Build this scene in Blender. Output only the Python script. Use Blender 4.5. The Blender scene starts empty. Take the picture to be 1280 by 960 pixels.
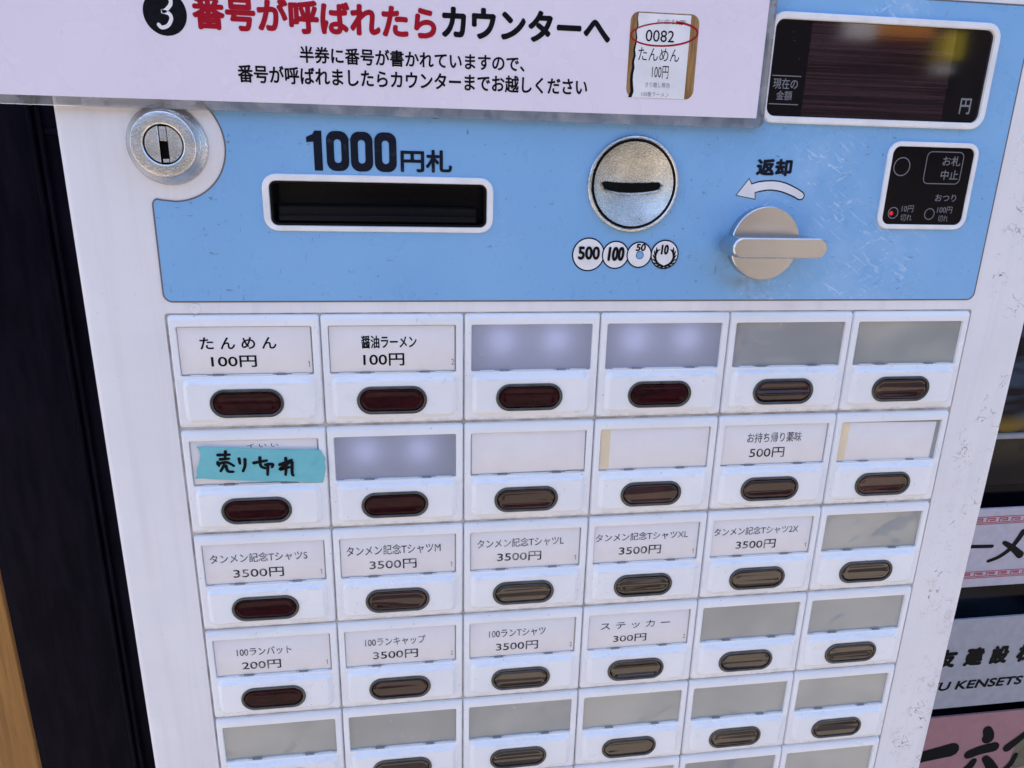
import bpy, bmesh, math, random
from mathutils import Vector, Matrix
random.seed(7)
sc = bpy.context.scene
col = sc.collection
R = math.radians
S = 0.05            # one button column = 1 unit = 5 cm
Z0 = 1.30           # height of the button grid's top edge above the ground

def U(x, y, z): return Vector((x*S, y*S, Z0 + z*S))

# ------------------------------------------------------------------ camera
cd = bpy.data.cameras.new("camera"); cam = bpy.data.objects.new("camera", cd); col.objects.link(cam)
rx = Vector((0.989907097, -0.139911550, 0.022554324))
ry = Vector((-0.019345011, -0.291063587, -0.956508107))
rz = Vector((0.140391274, 0.946417950, -0.290832501))
mm = Matrix.Identity(4)
for i in range(3):
    mm[i][0] = rx[i]; mm[i][1] = -ry[i]; mm[i][2] = -rz[i]
mm.translation = U(1.61850885, -4.97288625, 0.99015493)
cam.matrix_world = mm
cd.sensor_width = 36; cd.lens = 36*889.05/1280
cd.clip_start = 0.005; cd.clip_end = 2000
sc.camera = cam

# ------------------------------------------------------------------ sky, sun, exposure
SUN_EL, SUN_DIR = R(60), Vector((-0.35, 0.94, 0)).normalized()
w = bpy.data.worlds.new("World"); sc.world = w; w.use_nodes = True
nt = w.node_tree; nt.nodes.clear()
sky = nt.nodes.new("ShaderNodeTexSky"); sky.sky_type = 'NISHITA'; sky.sun_disc = False
sky.sun_elevation = SUN_EL; sky.sun_rotation = math.atan2(SUN_DIR.x, SUN_DIR.y)
sky.dust_density = 3.0; sky.air_density = 1.0; sky.ozone_density = 1.2
bg = nt.nodes.new("ShaderNodeBackground"); bg.inputs[1].default_value = 0.15
out = nt.nodes.new("ShaderNodeOutputWorld")
nt.links.new(sky.outputs[0], bg.inputs[0]); nt.links.new(bg.outputs[0], out.inputs[0])
ld = bpy.data.lights.new("sun", 'SUN'); ld.energy = 3.0; ld.angle = R(0.53); ld.color = (1.0, 0.93, 0.84)
sun = bpy.data.objects.new("sun", ld); col.objects.link(sun)
sv = Vector((SUN_DIR.x*math.cos(SUN_EL), SUN_DIR.y*math.cos(SUN_EL), math.sin(SUN_EL)))
sun.rotation_euler = sv.to_track_quat('Z', 'Y').to_euler(); sun.location = (1, -2, 4)
sc.view_settings.view_transform = 'Standard'; sc.view_settings.look = 'None'
sc.view_settings.exposure = 1.86; sc.view_settings.gamma = 1.0
sc.render.engine = 'CYCLES'
sc.cycles.max_bounces = 8; sc.cycles.transparent_max_bounces = 12

# ------------------------------------------------------------------ materials
class N:
    """small node builder"""
    def __init__(s, name):
        s.m = bpy.data.materials.new(name); s.m.use_nodes = True
        s.t = s.m.node_tree; s.b = s.t.nodes["Principled BSDF"]; s.o = s.t.nodes["Material Output"]
        tc = s.t.nodes.new("ShaderNodeTexCoord"); oi = s.t.nodes.new("ShaderNodeObjectInfo")
        s.oi = oi
        sca = s.t.nodes.new("ShaderNodeVectorMath"); sca.operation = 'SCALE'; sca.inputs[3].default_value = 1/S
        s.t.links.new(tc.outputs['Object'], sca.inputs[0]); s.raw = sca.outputs[0]
        k = s.t.nodes.new("ShaderNodeVectorMath"); k.operation = 'SCALE'; k.inputs[0].default_value = (37, 61, 43)
        s.t.links.new(oi.outputs['Random'], k.inputs[3])
        ad = s.t.nodes.new("ShaderNodeVectorMath"); s.t.links.new(sca.outputs[0], ad.inputs[0]); s.t.links.new(k.outputs[0], ad.inputs[1])
        s.co = ad.outputs[0]
    def link(s, v, sock):
        if hasattr(v, 'is_output'): s.t.links.new(v, sock)
        else: sock.default_value = v
    def set(s, **kw):
        for k, v in kw.items(): s.link(v, s.b.inputs[k.replace('_', ' ')])
        return s
    def noise(s, scale, detail=3, rough=.5, dist=0, stretch=None, co=None):
        n = s.t.nodes.new("ShaderNodeTexNoise"); n.inputs['Scale'].default_value = scale
        n.inputs['Detail'].default_value = detail; n.inputs['Roughness'].default_value = rough; n.inputs['Distortion'].default_value = dist
        c = co or s.co
        if stretch:
            m = s.t.nodes.new("ShaderNodeMapping"); m.inputs['Scale'].default_value = stretch; s.t.links.new(c, m.inputs[0]); c = m.outputs[0]
        s.t.links.new(c, n.inputs['Vector']); return n.outputs[0]
    def ramp(s, v, lo, hi, a=0.0, b=1.0):
        n = s.t.nodes.new("ShaderNodeMapRange"); n.clamp = True
        s.t.links.new(v, n.inputs[0]); n.inputs[1].default_value = lo; n.inputs[2].default_value = hi
        n.inputs[3].default_value = a; n.inputs[4].default_value = b; return n.outputs[0]
    def op(s, o, a, b=0.0):
        n = s.t.nodes.new("ShaderNodeMath"); n.operation = o; s.link(a, n.inputs[0]); s.link(b, n.inputs[1]); return n.outputs[0]
    def mul(s, *a):
        r = a[0]
        for x in a[1:]: r = s.op('MULTIPLY', r, x)
        return r
    def mix(s, f, a, b):
        n = s.t.nodes.new("ShaderNodeMix"); n.data_type = 'RGBA'
        s.link(f, n.inputs[0]); s.link(a, n.inputs[6]); s.link(b, n.inputs[7]); return n.outputs[2]
    def lines(s, scale, width, dist=1.0, detail=2, stretch=None):
        n = s.noise(scale, detail, .5, dist, stretch)
        return s.ramp(s.op('ABSOLUTE', s.op('SUBTRACT', n, .5)), width*.4, width, 1, 0)
    def dashes(s, scale, ang, lo, hi, stretch=(1, 1, 5), dist=.4):
        m = s.t.nodes.new("ShaderNodeMapping"); m.inputs['Rotation'].default_value = (0, R(ang), 0); s.t.links.new(s.co, m.inputs[0])
        return s.ramp(s.noise(scale, 3, .55, dist, stretch, m.outputs[0]), lo, hi)
    def sep(s):
        n = s.t.nodes.new("ShaderNodeSeparateXYZ"); s.t.links.new(s.raw, n.inputs[0]); return n.outputs
    def bump(s, h, strength=.2, dist=.001):
        n = s.t.nodes.new("ShaderNodeBump"); n.inputs['Strength'].default_value = strength; n.inputs['Distance'].default_value = dist
        s.t.links.new(h, n.inputs['Height']); s.t.links.new(n.outputs[0], s.b.inputs['Normal']); return s
def C3(r, g, b): return (r, g, b, 1)
def plain(name, c, rough=.5, metal=0, spec=.4, var=.06, scale=6):
    n = N(name); v = n.noise(scale, 4)
    n.set(Base_Color=n.mix(n.ramp(v, .35, .65), C3(*[x*(1-var) for x in c]), C3(*[min(1, x*(1+var)) for x in c])),
          Roughness=n.ramp(v, .3, .7, rough*.9, rough*1.1), Metallic=metal, Specular_IOR_Level=spec)
    return n.m

MAT = {}
def build_materials():
    # --- painted steel of the cabinet front: grime, fine scratches, chips heavier on the side at high x
    n = N("white_paint"); X = n.sep()
    base = n.mix(n.ramp(n.noise(1.3, 5, .6), .3, .7), C3(.71, .69, .73), C3(.77, .755, .79))
    base = n.mix(n.mul(n.ramp(n.noise(1.0, 4, .6, 0, (9, 1, .4)), .48, .72), .38), base, C3(.60, .58, .60))
    side = n.ramp(X[0], 6.08, 6.2); low = n.ramp(X[2], -1.0, -3.2); up = n.ramp(X[2], -.2, .5)
    chips = n.mul(n.lines(5, .014, 2.0, 4), n.ramp(n.noise(7, 3), .53, .60), n.ramp(n.noise(1.3, 3), .42, .50), side)
    chips2 = n.mul(n.lines(9, .022, 2.2, 4), n.ramp(n.noise(9, 4), .48, .56), n.ramp(n.noise(1.6, 3), .44, .56), side, n.op('MAXIMUM', n.mul(low, .7), up))
    specks = n.ramp(n.noise(34, 3, .6), .70, .735)
    specks = n.mul(specks, n.op('MAXIMUM', n.mul(side, n.op('MAXIMUM', low, up)), n.mul(n.ramp(n.noise(2.2, 2), .58, .68), .8)))
    f = n.op('MINIMUM', n.op('ADD', n.op('ADD', n.mul(chips, .9), n.mul(chips2, .7)), n.mul(specks, .7)), 1.0)
    scr = n.mul(n.op('MAXIMUM', n.dashes(10, 75, .71, .75, (1, 1, 7)), n.dashes(13, 20, .72, .76, (1, 1, 6))), n.ramp(n.noise(1.2, 2), .46, .6), .5)
    f = n.op('MAXIMUM', f, scr)
    rust = n.mul(n.ramp(n.noise(9, 4), .6, .7), side, low)
    base = n.mix(n.mul(rust, .25), base, C3(.45, .28, .2))
    n.set(Base_Color=n.mix(f, base, C3(.10, .085, .075)), Roughness=n.ramp(n.noise(5, 3), .3, .7, .38, .55), Specular_IOR_Level=.4)
    n.bump(n.noise(60, 2), .05, .0003); MAT['paint'] = n.m
    # --- moulded white plastic of the button units
    n = N("white_plastic"); X = n.sep()
    base = n.mix(n.ramp(n.noise(2.2, 4), .3, .7), C3(.75, .755, .80), C3(.80, .80, .835))
    sp = n.ramp(n.noise(42, 2, .5), .73, .75)
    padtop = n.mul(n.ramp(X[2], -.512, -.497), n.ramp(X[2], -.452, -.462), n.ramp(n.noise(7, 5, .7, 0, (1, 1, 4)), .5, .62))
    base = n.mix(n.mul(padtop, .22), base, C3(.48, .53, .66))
    grime = n.mul(n.ramp(X[2], -.775, -.80), n.ramp(n.noise(5, 4, .6, 0, (2, 1, 1)), .4, .6), .55)
    base = n.mix(grime, base, C3(.45, .41, .38))
    sc_ = n.mul(n.dashes(11, 60, .72, .76, (1, 1, 5)), .35)
    n.set(Base_Color=n.mix(n.op('MAXIMUM', n.mul(sp, .55), sc_), base, C3(.2, .18, .17)), Roughness=n.ramp(n.noise(4, 3), .3, .7, .26, .4), Specular_IOR_Level=.5)
    MAT['plastic'] = n.m
    # --- grey gap filler behind the units
    MAT['gap'] = plain("dusty_grey_gap", (.42, .40, .40), .8, var=.3, scale=8)
    # --- blue printed sheet
    n = N("blue_sheet"); X = n.sep()
    base = n.mix(n.ramp(n.noise(1.1, 4), .3, .7), C3(.175, .385, .68), C3(.205, .425, .72))
    marks = n.mul(n.ramp(n.noise(17, 4, .6, .4, (1, 1, 2)), .655, .695), n.ramp(n.noise(2.1, 3), .44, .58))
    fine = n.mul(n.dashes(9, 80, .67, .72, (1, 1, 8)), n.ramp(n.noise(1.6, 2), .45, .6), .55)
    base = n.mix(n.op('MAXIMUM', n.mul(marks, .75), fine), base, C3(.07, .085, .11))
    def blob(cx, cz, r):
        a = n.op('ADD', n.op('POWER', n.op('SUBTRACT', X[0], cx), 2.0), n.op('POWER', n.op('SUBTRACT', X[2], cz), 2.0))
        return n.ramp(n.op('SQRT', a), r*.35, r, 1, 0)
    wear = blob(4.17, .83, .26)
    for b in ((4.25, .17, .34), (5.1, .35, .55), (4.9, .15, .4), (4.6, 1.0, .4), (4.95, 2.07, .3), (4.75, .7, .3)): wear = n.op('MAXIMUM', wear, blob(*b))
    hatch = n.op('MAXIMUM', n.op('MAXIMUM', n.dashes(7, -35, .56, .70, (1, 1, 4.5), .8), n.dashes(10, 30, .60, .72, (1, 1, 5), .8)), n.mul(n.ramp(n.noise(3, 4, .6), .4, .7), .35))
    base = n.mix(n.mul(wear, hatch, .75), base, C3(.52, .66, .86))
    knob_shade = n.mul(blob(4.1, .33, .30), n.ramp(n.noise(8, 4), .4, .6), .5)  # soft brownish shade at the knob's lower left, painted into the sheet colour
    base = n.mix(knob_shade, base, C3(.16, .15, .14))
    n.set(Base_Color=base, Roughness=n.ramp(n.noise(3, 4, .6), .35, .65, .22, .5), Specular_IOR_Level=.5)
    MAT['blue'] = n.m
    MAT['border'] = plain("white_border_print", (.76, .75, .78), .4)
    MAT['outline'] = plain("brown_outline_print", (.13, .11, .12), .5)
    MAT['ink'] = plain("black_ink", (.007, .007, .010), .5, 0, .06, var=.25, scale=30)
    n = N("worn_black_ink"); v = n.ramp(n.noise(14, 4, .6, .5), .62, .70)
    n.set(Base_Color=n.mix(n.mul(v, .35), C3(.010, .012, .022), C3(.06, .09, .16)), Roughness=.5, Specular_IOR_Level=.06); MAT['inkworn'] = n.m
    n = N("faded_print_ink"); v = n.ramp(n.noise(13, 3, .6), .48, .64)
    n.set(Base_Color=n.mix(v, C3(.025, .025, .03), C3(.26, .25, .26)), Roughness=.6, Specular_IOR_Level=.06); MAT['inkfade'] = n.m
    MAT['grey_print'] = plain("pale_grey_print", (.17, .17, .19), .5)
    MAT['faint_ink'] = plain("faint_grey_ink", (.22, .21, .25), .6)
    MAT['red'] = plain("crimson_ink", (.34, .006, .020), .45, 0, .12)
    MAT['white_print'] = plain("white_print", (.75, .74, .77), .45)
    MAT['blueprint'] = plain("light_blue_print", (.16, .36, .67), .45)
    # --- sign sheet
    n = N("sign_sheet"); v = n.noise(1.6, 5, .6)
    base = n.mix(n.ramp(v, .3, .7), C3(.73, .665, .77), C3(.77, .705, .80))
    sm = n.mul(n.ramp(n.noise(12, 4, .6, .5), .66, .74), n.ramp(n.noise(1.8, 2), .52, .62))
    base = n.mix(n.mul(sm, .35), base, C3(.35, .33, .36))
    n.set(Base_Color=base, Roughness=n.ramp(n.noise(3, 4), .3, .7, .22, .34), Specular_IOR_Level=.4); MAT['sheet'] = n.m
    # --- clear acrylic
    n = N("clear_acrylic"); t = n.t
    tr = t.nodes.new("ShaderNodeBsdfTransparent"); tr.inputs[0].default_value = C3(.86, .86, .87)
    df = t.nodes.new("ShaderNodeBsdfDiffuse"); n.link(n.mix(n.ramp(n.noise(9, 4), .5, .7), C3(.6, .58, .6), C3(.3, .28, .27)), df.inputs[0])
    gl = t.nodes.new("ShaderNodeBsdfGlossy"); gl.inputs['Roughness'].default_value = .1
    fr = t.nodes.new("ShaderNodeFresnel"); fr.inputs[0].default_value = 1.45
    m1 = t.nodes.new("ShaderNodeMixShader"); n.link(n.ramp(n.noise(5, 4), .35, .75, .18, .5), m1.inputs[0]); t.links.new(tr.outputs[0], m1.inputs[1]); t.links.new(df.outputs[0], m1.inputs[2])
    m2 = t.nodes.new("ShaderNodeMixShader"); t.links.new(fr.outputs[0], m2.inputs[0]); t.links.new(m1.outputs[0], m2.inputs[1]); t.links.new(gl.outputs[0], m2.inputs[2])
    t.links.new(m2.outputs[0], n.o.inputs[0]); MAT['acrylic'] = n.m
    # --- translucent window plates
    n = N("milky_window_plate"); t = n.t
    v = n.noise(.9, 2, .5, .6)
    cc = n.mix(n.ramp(n.oi.outputs['Random'], 0, 1), n.mix(n.ramp(v, .38, .62), C3(.33, .35, .365), C3(.47, .475, .47)), n.mix(n.ramp(v, .38, .62), C3(.37, .385, .37), C3(.54, .535, .485)))  # uneven tints painted in for the soft light gradients of each window
    scr = n.mul(n.ramp(n.noise(24, 3, .6, 1.0), .66, .70), n.ramp(n.noise(2.3, 2), .52, .60))
    cc = n.mix(n.mul(scr, .6), cc, C3(.75, .75, .75))
    n.set(Base_Color=cc, Roughness=n.ramp(n.noise(3, 3), .3, .7, .06, .18), Specular_IOR_Level=1.0)
    n.bump(n.noise(1.3, 2, .5, .8), .5, .006)
    tl = t.nodes.new("ShaderNodeBsdfTranslucent"); tl.inputs[0].default_value = C3(.72, .73, .82)
    m1 = t.nodes.new("ShaderNodeMixShader"); m1.inputs[0].default_value = .3
    t.links.new(n.b.outputs[0], m1.inputs[1]); t.links.new(tl.outputs[0], m1.inputs[2]); t.links.new(m1.outputs[0], n.o.inputs[0]); MAT['plate'] = n.m
    n = N("lit_window_plate"); t = n.t
    scr = n.mul(n.ramp(n.noise(24, 3, .6, 1.0), .67, .71), n.ramp(n.noise(2.3, 2), .52, .60))
    n.set(Base_Color=n.mix(n.mul(scr, .6), C3(.30, .315, .37), C3(.75, .75, .78)), Roughness=.12, Specular_IOR_Level=.8)
    tl = t.nodes.new("ShaderNodeBsdfTranslucent"); tl.inputs[0].default_value = C3(.72, .74, .86)
    m1 = t.nodes.new("ShaderNodeMixShader"); m1.inputs[0].default_value = .3
    t.links.new(n.b.outputs[0], m1.inputs[1]); t.links.new(tl.outputs[0], m1.inputs[2]); t.links.new(m1.outputs[0], n.o.inputs[0]); MAT['litplate'] = n.m
    n = N("led_glow"); n.set(Emission_Color=C3(.62, .65, 1.0), Emission_Strength=52.0); MAT['led'] = n.m
    n = N("red_led"); n.set(Base_Color=C3(.5, .01, .02), Emission_Color=C3(1, .03, .05), Emission_Strength=.08); MAT['redled'] = n.m
    # --- buttons
    MAT['rim'] = plain("grey_button_rim", (.050, .050, .046), .25, 0, .5, .3, 9)
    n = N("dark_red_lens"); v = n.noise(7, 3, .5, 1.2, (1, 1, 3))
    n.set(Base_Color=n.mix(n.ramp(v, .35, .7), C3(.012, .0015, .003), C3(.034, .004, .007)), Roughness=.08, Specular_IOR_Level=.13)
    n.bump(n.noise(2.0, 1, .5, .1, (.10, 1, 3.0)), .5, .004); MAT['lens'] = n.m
    n = N("maroon_reflection_lens"); v = n.noise(2.5, 2, .5, .6)  # this and the next lens: red lens copies with reflections painted into the colour
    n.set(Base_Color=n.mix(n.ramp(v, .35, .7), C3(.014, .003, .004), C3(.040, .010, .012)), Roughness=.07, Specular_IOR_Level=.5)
    n.bump(n.noise(2.2, 1, .5, .15, (.16, 1, 3.0)), .8, .005); MAT['maroon_reflection'] = n.m
    n = N("brown_reflection_lens"); v = n.noise(2.5, 2, .5, .6)
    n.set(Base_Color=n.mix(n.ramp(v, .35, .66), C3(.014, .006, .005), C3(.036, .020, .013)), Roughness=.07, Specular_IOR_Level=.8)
    n.bump(n.noise(2.2, 1, .5, .1, (.10, 1, 3.4)), .8, .005); MAT['brown_reflection'] = n.m
    n = N("price_card_paper"); v = n.noise(5, 5, .6)
    n.set(Base_Color=n.mix(n.ramp(v, .3, .7), C3(.73, .69, .71), C3(.77, .735, .75)), Roughness=.75, Specular_IOR_Level=.25); MAT['card'] = n.m
    MAT['cream'] = plain("cream_paper", (.75, .62, .44), .7)
    MAT['clip'] = plain("grey_clip", (.22, .23, .26), .5)
    MAT['cliplight'] = plain("white_slit", (.70, .71, .74), .4)
    # --- metals
    n = N("brushed_chrome"); v = n.noise(70, 3, .6)
    n.set(Base_Color=n.mix(n.ramp(n.noise(6, 4), .35, .65), C3(.52, .53, .54), C3(.72, .73, .74)), Metallic=1.0, Roughness=n.ramp(n.noise(9, 4), .3, .7, .12, .26)); n.bump(v, .42, .0006); MAT['chrome'] = n.m
    n = N("sparkling_cast_metal"); v = n.noise(95, 2, .6)
    n.set(Base_Color=n.mix(n.ramp(n.noise(4, 4), .35, .65), C3(.42, .42, .40), C3(.66, .66, .64)), Metallic=1.0, Roughness=n.ramp(n.noise(60, 3), .35, .65, .20, .36)); n.bump(v, .5, .0007); MAT['cast'] = n.m
    n = N("satin_champagne_metal")
    n.set(Base_Color=n.mix(n.ramp(n.noise(5, 4, .6), .35, .7), C3(.50, .51, .53), C3(.56, .57, .59)), Metallic=1.0, Roughness=.24); MAT['satin'] = n.m
    MAT['hole'] = plain("black_void", (.004, .004, .004), .8, spec=.1)
    n = N("black_plastic"); n.set(Base_Color=n.mix(n.ramp(n.noise(30, 2), .6, .75), C3(.008, .008, .010), C3(.012, .012, .014)), Roughness=.2, Specular_IOR_Level=.07); MAT['blackplastic'] = n.m
    n = N("display_black"); n.set(Base_Color=n.mix(n.ramp(n.noise(40, 2), .70, .74), C3(.005, .004, .006), C3(.06, .05, .06)), Roughness=.05, Specular_IOR_Level=.5); MAT['dispblack'] = n.m
    n = N("status_black"); n.set(Base_Color=C3(.005, .004, .006), Roughness=.2, Specular_IOR_Level=.12); MAT['statblack'] = n.m
    n = N("display_window"); v = n.noise(1.0, 3, .6, 0, (.8, 1, 75))
    n.set(Base_Color=n.mix(n.ramp(v, .4, .62), C3(.009, .004, .006), C3(.036, .016, .022)), Roughness=.06, Specular_IOR_Level=.8); MAT['dispwin'] = n.m
    # --- tape
    n = N("teal_tape"); v = n.noise(3, 4, .6, .3, (1, 1, 2))
    n.set(Base_Color=n.mix(n.ramp(v, .3, .7), C3(.12, .43, .49), C3(.17, .50, .56)), Roughness=.45, Specular_IOR_Level=.4)
    n.bump(n.noise(8, 4), .12, .0008); MAT['tape'] = n.m
    # --- background
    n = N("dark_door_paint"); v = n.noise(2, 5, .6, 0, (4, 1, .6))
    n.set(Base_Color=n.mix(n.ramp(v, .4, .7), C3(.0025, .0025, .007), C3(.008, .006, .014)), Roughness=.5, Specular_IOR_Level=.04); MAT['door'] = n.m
    n = N("oiled_wood"); v = n.noise(2.2, 6, .7, .8, (9, 1, .3))
    n.set(Base_Color=n.mix(n.ramp(v, .35, .68), C3(.19, .075, .010), C3(.33, .15, .024)), Roughness=.55); MAT['wood'] = n.m
    n = N("photo_wood"); v = n.noise(5, 4, .6, .2, (9, 1, .8))
    n.set(Base_Color=n.mix(n.ramp(v, .4, .6), C3(.20, .10, .030), C3(.34, .19, .07)), Roughness=.35); MAT['photowood'] = n.m
    n = N("dark_glass"); v = n.noise(.35, 2, .5, .6, (.5, 1, 1))
    n.set(Base_Color=n.mix(n.ramp(v, .52, .60), C3(.002, .002, .005), C3(.012, .020, .032)), Roughness=.12, Specular_IOR_Level=.05); MAT['glass'] = n.m  # bluish patches in the base colour stand in for reflections on the pane
    MAT['poster_white'] = plain("poster_lavender_white", (.40, .39, .48), .4)
    MAT['poster_grey'] = plain("poster_cool_grey", (.30, .31, .365), .4)
    MAT['poster_pink'] = plain("poster_dusty_pink", (.32, .16, .18), .45)
    MAT['poster_red'] = plain("poster_red_pattern", (.34, .055, .09), .45)
    MAT['poster_ink'] = plain("poster_black_ink", (.006, .007, .008), .5, 0, .06)
    MAT['olive'] = plain("olive_ink", (.10, .09, .06), .5, var=.4, scale=4)
    MAT['rail'] = plain("pale_grey_rail", (.24, .24, .26), .5)
    n = N("dark_olive_panel"); X = n.sep()
    n.set(Base_Color=n.mix(n.mul(n.ramp(n.noise(.8, 2, .5, .6), .42, .58), n.ramp(X[2], -4.4, -3.9)), C3(.003, .003, .007), C3(.035, .030, .022)), Roughness=.35, Specular_IOR_Level=.1); MAT['dark_olive'] = n.m
    MAT['brown'] = plain("ochre_shelf", (.07, .045, .016), .6, var=.4, scale=3)
    MAT['asphalt'] = plain("asphalt", (.05, .05, .052), .9, scale=.5)
    MAT['facade'] = plain("dark_facade", (.018, .014, .016), .8, scale=.05, var=.3)
    MAT['facade_dark'] = plain("tan_shutter", (.30, .25, .21), .6)
    MAT['orange'] = plain("orange_board", (.75, .28, .02), .6); MAT['yellow'] = plain("yellow_board", (.78, .62, .04), .6)
    n = N("blue_ochre_panel"); X = n.sep(); v = n.noise(1.1, 3, .5, .8)
    low = n.mul(n.ramp(X[2], -3.25, -3.5), n.ramp(v, .40, .55))
    n.set(Base_Color=n.mix(low, n.mix(n.ramp(n.noise(.9, 2, .5, .8, (.5, 1, 2.5)), .45, .55), C3(.004, .004, .008), C3(.030, .045, .075)), C3(.16, .10, .022)), Roughness=.35, Specular_IOR_Level=.1); MAT['blue_ochre'] = n.m
    n = N("pavement"); v = n.noise(.02*20, 6, .6)
    n.set(Base_Color=n.mix(n.ramp(v, .3, .7), C3(.25, .21, .165), C3(.34, .29, .225)), Roughness=.9); MAT['pave'] = n.m
build_materials()

# ------------------------------------------------------------------ geometry helpers (all in units; y grows away from the viewer)
def rr(x0, x1, z0, z1, r, n=5):
    r = max(min(r, (x1-x0)/2-1e-5, (z1-z0)/2-1e-5), 1e-4); p = []
    for cx, cz, a in ((x1-r, z1-r, 0), (x0+r, z1-r, 90), (x0+r, z0+r, 180), (x1-r, z0+r, 270)):
        for i in range(n+1):
            t = R(a + 90*i/n); p.append((cx+r*math.cos(t), cz+r*math.sin(t)))
    return p
def circ(cx, cz, r, n=48, rzz=None):
    rzz = rzz or r
    return [(cx+r*math.cos(2*math.pi*i/n), cz+rzz*math.sin(2*math.pi*i/n)) for i in range(n)]
class MB:
    def __init__(s): s.bm = bmesh.new(); s.dy = 0
    def loop(s, pts, y): return [s.bm.verts.new((x*S, y*S, z*S)) for x, z in pts]
    def bridge(s, a, b):
        n = len(a)
        for i in range(n): s.bm.faces.new((a[i], a[(i+1) % n], b[(i+1) % n], b[i]))
    def cap(s, a): s.bm.faces.new(a)
    def fill(s, loops):
        es = set()
        for l in loops:
            for i in range(len(l)):
                a, b = l[i], l[(i+1) % len(l)]
                es.add(s.bm.edges.get((a, b)) or s.bm.edges.new((a, b)))
        bmesh.ops.triangle_fill(s.bm, edges=list(es), use_beauty=True, use_dissolve=False)
    def flat(s, pts, y, holes=()):
        ls = [s.loop(pts, y)] + [s.loop(h, y) for h in holes]
        if holes: s.fill(ls)
        elif len(pts) > 4: s.fill(ls)
        else: s.cap(ls[0])
        return s
    def plate(s, f, spec):
        """stack of loops: spec = [(inset, y), ...] with f(inset) -> points; last loop is capped"""
        pr = None
        for ins, y in spec:
            l = s.loop(f(ins), y)
            if pr: s.bridge(pr, l)
            pr = l
        s.fill([pr]); return s
    def box(s, x0, x1, y0, y1, z0, z1, bev=0.0):
        f = lambda i: rr(x0+i, x1-i, z0+i, z1-i, max(bev-i, .0005), 2)
        back = s.loop(f(bev), y1)
        a = s.loop(f(0), y1-bev if bev else y1-1e-4); s.bridge(back, a); s.fill([back])
        b = s.loop(f(0), y0+bev if bev else y0+1e-4); s.bridge(a, b)
        c = s.loop(f(bev if bev else 1e-4), y0); s.bridge(b, c); s.fill([c]); return s
    def lathe(s, cx, cz, prof, n=64, capend=True):
        pr = None
        for r, y in prof:
            l = s.loop(circ(cx, cz, r, n), y)
            if pr: s.bridge(pr, l)
            pr = l
        if capend: s.fill([pr])
        return s
    def stroke(s, pts, w0, y, w1=None, smooth=True, cap=5):
        w1 = w0 if w1 is None else w1
        P = [Vector(p) for p in pts]
        if smooth and len(P) > 2:
            Q = []
            for i in range(len(P)-1):
                a = P[max(i-1, 0)]; b = P[i]; c = P[i+1]; d = P[min(i+2, len(P)-1)]
                for k in range(6):
                    t = k/6
                    Q.append(.5*((2*b)+(c-a)*t+(2*a-5*b+4*c-d)*t*t+(3*b-a-3*c+d)*t*t*t))
            P = Q+[P[-1]]
        n = len(P); L = []; Rr = []
        for i in range(n):
            d = (P[min(i+1, n-1)]-P[max(i-1, 0)]).normalized(); nn = Vector((-d.y, d.x)); h = (w0+(w1-w0)*i/(n-1))/2
            L.append(P[i]+nn*h); Rr.append(P[i]-nn*h)
        va = s.loop(L, y); vb = s.loop(Rr, y)
        for i in range(n-1): s.bm.faces.new((va[i], va[i+1], vb[i+1], vb[i]))
        for e, p, q, sg in ((0, P[0], P[1], -1), (n-1, P[-1], P[-2], 1)):
            d = (p-q).normalized(); nn = Vector((-d.y, d.x)); h = (w0 if e == 0 else w1)/2
            arc = [p+nn*h*math.cos(math.pi*k/cap)+d*h*math.sin(math.pi*k/cap) for k in range(1, cap)]
            va_, vb_ = (vb[e], va[e]) if e == 0 else (va[e], vb[e])
            s.bm.faces.new([va_]+s.loop(arc, y)+[vb_])
        s.dy += 1; return s
    def text(s, body, b, y, bold=0.0, shear=0.0):
        """text stretched to the box b = (x0, z0, x1, z1) on the plane y; bold thickens the strokes (share of the box height)"""
        c = bpy.data.curves.new("lettering", 'FONT'); c.body = body; c.shear = shear; c.resolution_u = 4
        o = bpy.data.objects.new("lettering", c); col.objects.link(o)
        bpy.context.view_layer.update()
        dg = bpy.context.evaluated_depsgraph_get()
        me = bpy.data.meshes.new_from_object(o.evaluated_get(dg))
        xs = [v.co.x for v in me.vertices]; ys = [v.co.y for v in me.vertices]
        ax, bx, ay, by = min(xs), max(xs), min(ys), max(ys)
        r = bold*(b[3]-b[1]); sx = (b[2]-b[0]-2*r)/(bx-ax); sy = (b[3]-b[1]-2*r)/(by-ay)
        for k in range(8 if bold else 1):
            ox, oy = (r*math.cos(k*math.pi/4), r*math.sin(k*math.pi/4)) if bold else (0, 0)
            vs = [s.bm.verts.new(((b[0]+r+ox+(v.co.x-ax)*sx)*S, (y-.00008*k)*S, (b[1]+r+oy+(v.co.y-ay)*sy)*S)) for v in me.vertices]
            for p in me.polygons:
                try: s.bm.faces.new([vs[i] for i in p.vertices])
                except ValueError: pass
        bpy.data.objects.remove(o); bpy.data.meshes.remove(me); bpy.data.curves.remove(c); return s
    def mesh(s, name, mat, ang=32, norm=True):
        if norm: bmesh.ops.recalc_face_normals(s.bm, faces=s.bm.faces)
        me = bpy.data.meshes.new(name); s.bm.to_mesh(me); s.bm.free()
        me.materials.append(MAT[mat] if isinstance(mat, str) else mat)
        me.polygons.foreach_set('use_smooth', [True]*len(me.polygons)); me.set_sharp_from_angle(angle=R(ang)); return me
    def obj(s, name, mat, parent=None, label=None, ang=32):
        return place(name, s.mesh(name, mat, ang), parent, label=label)
ORIGIN = Vector((0, 0, Z0))
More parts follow.
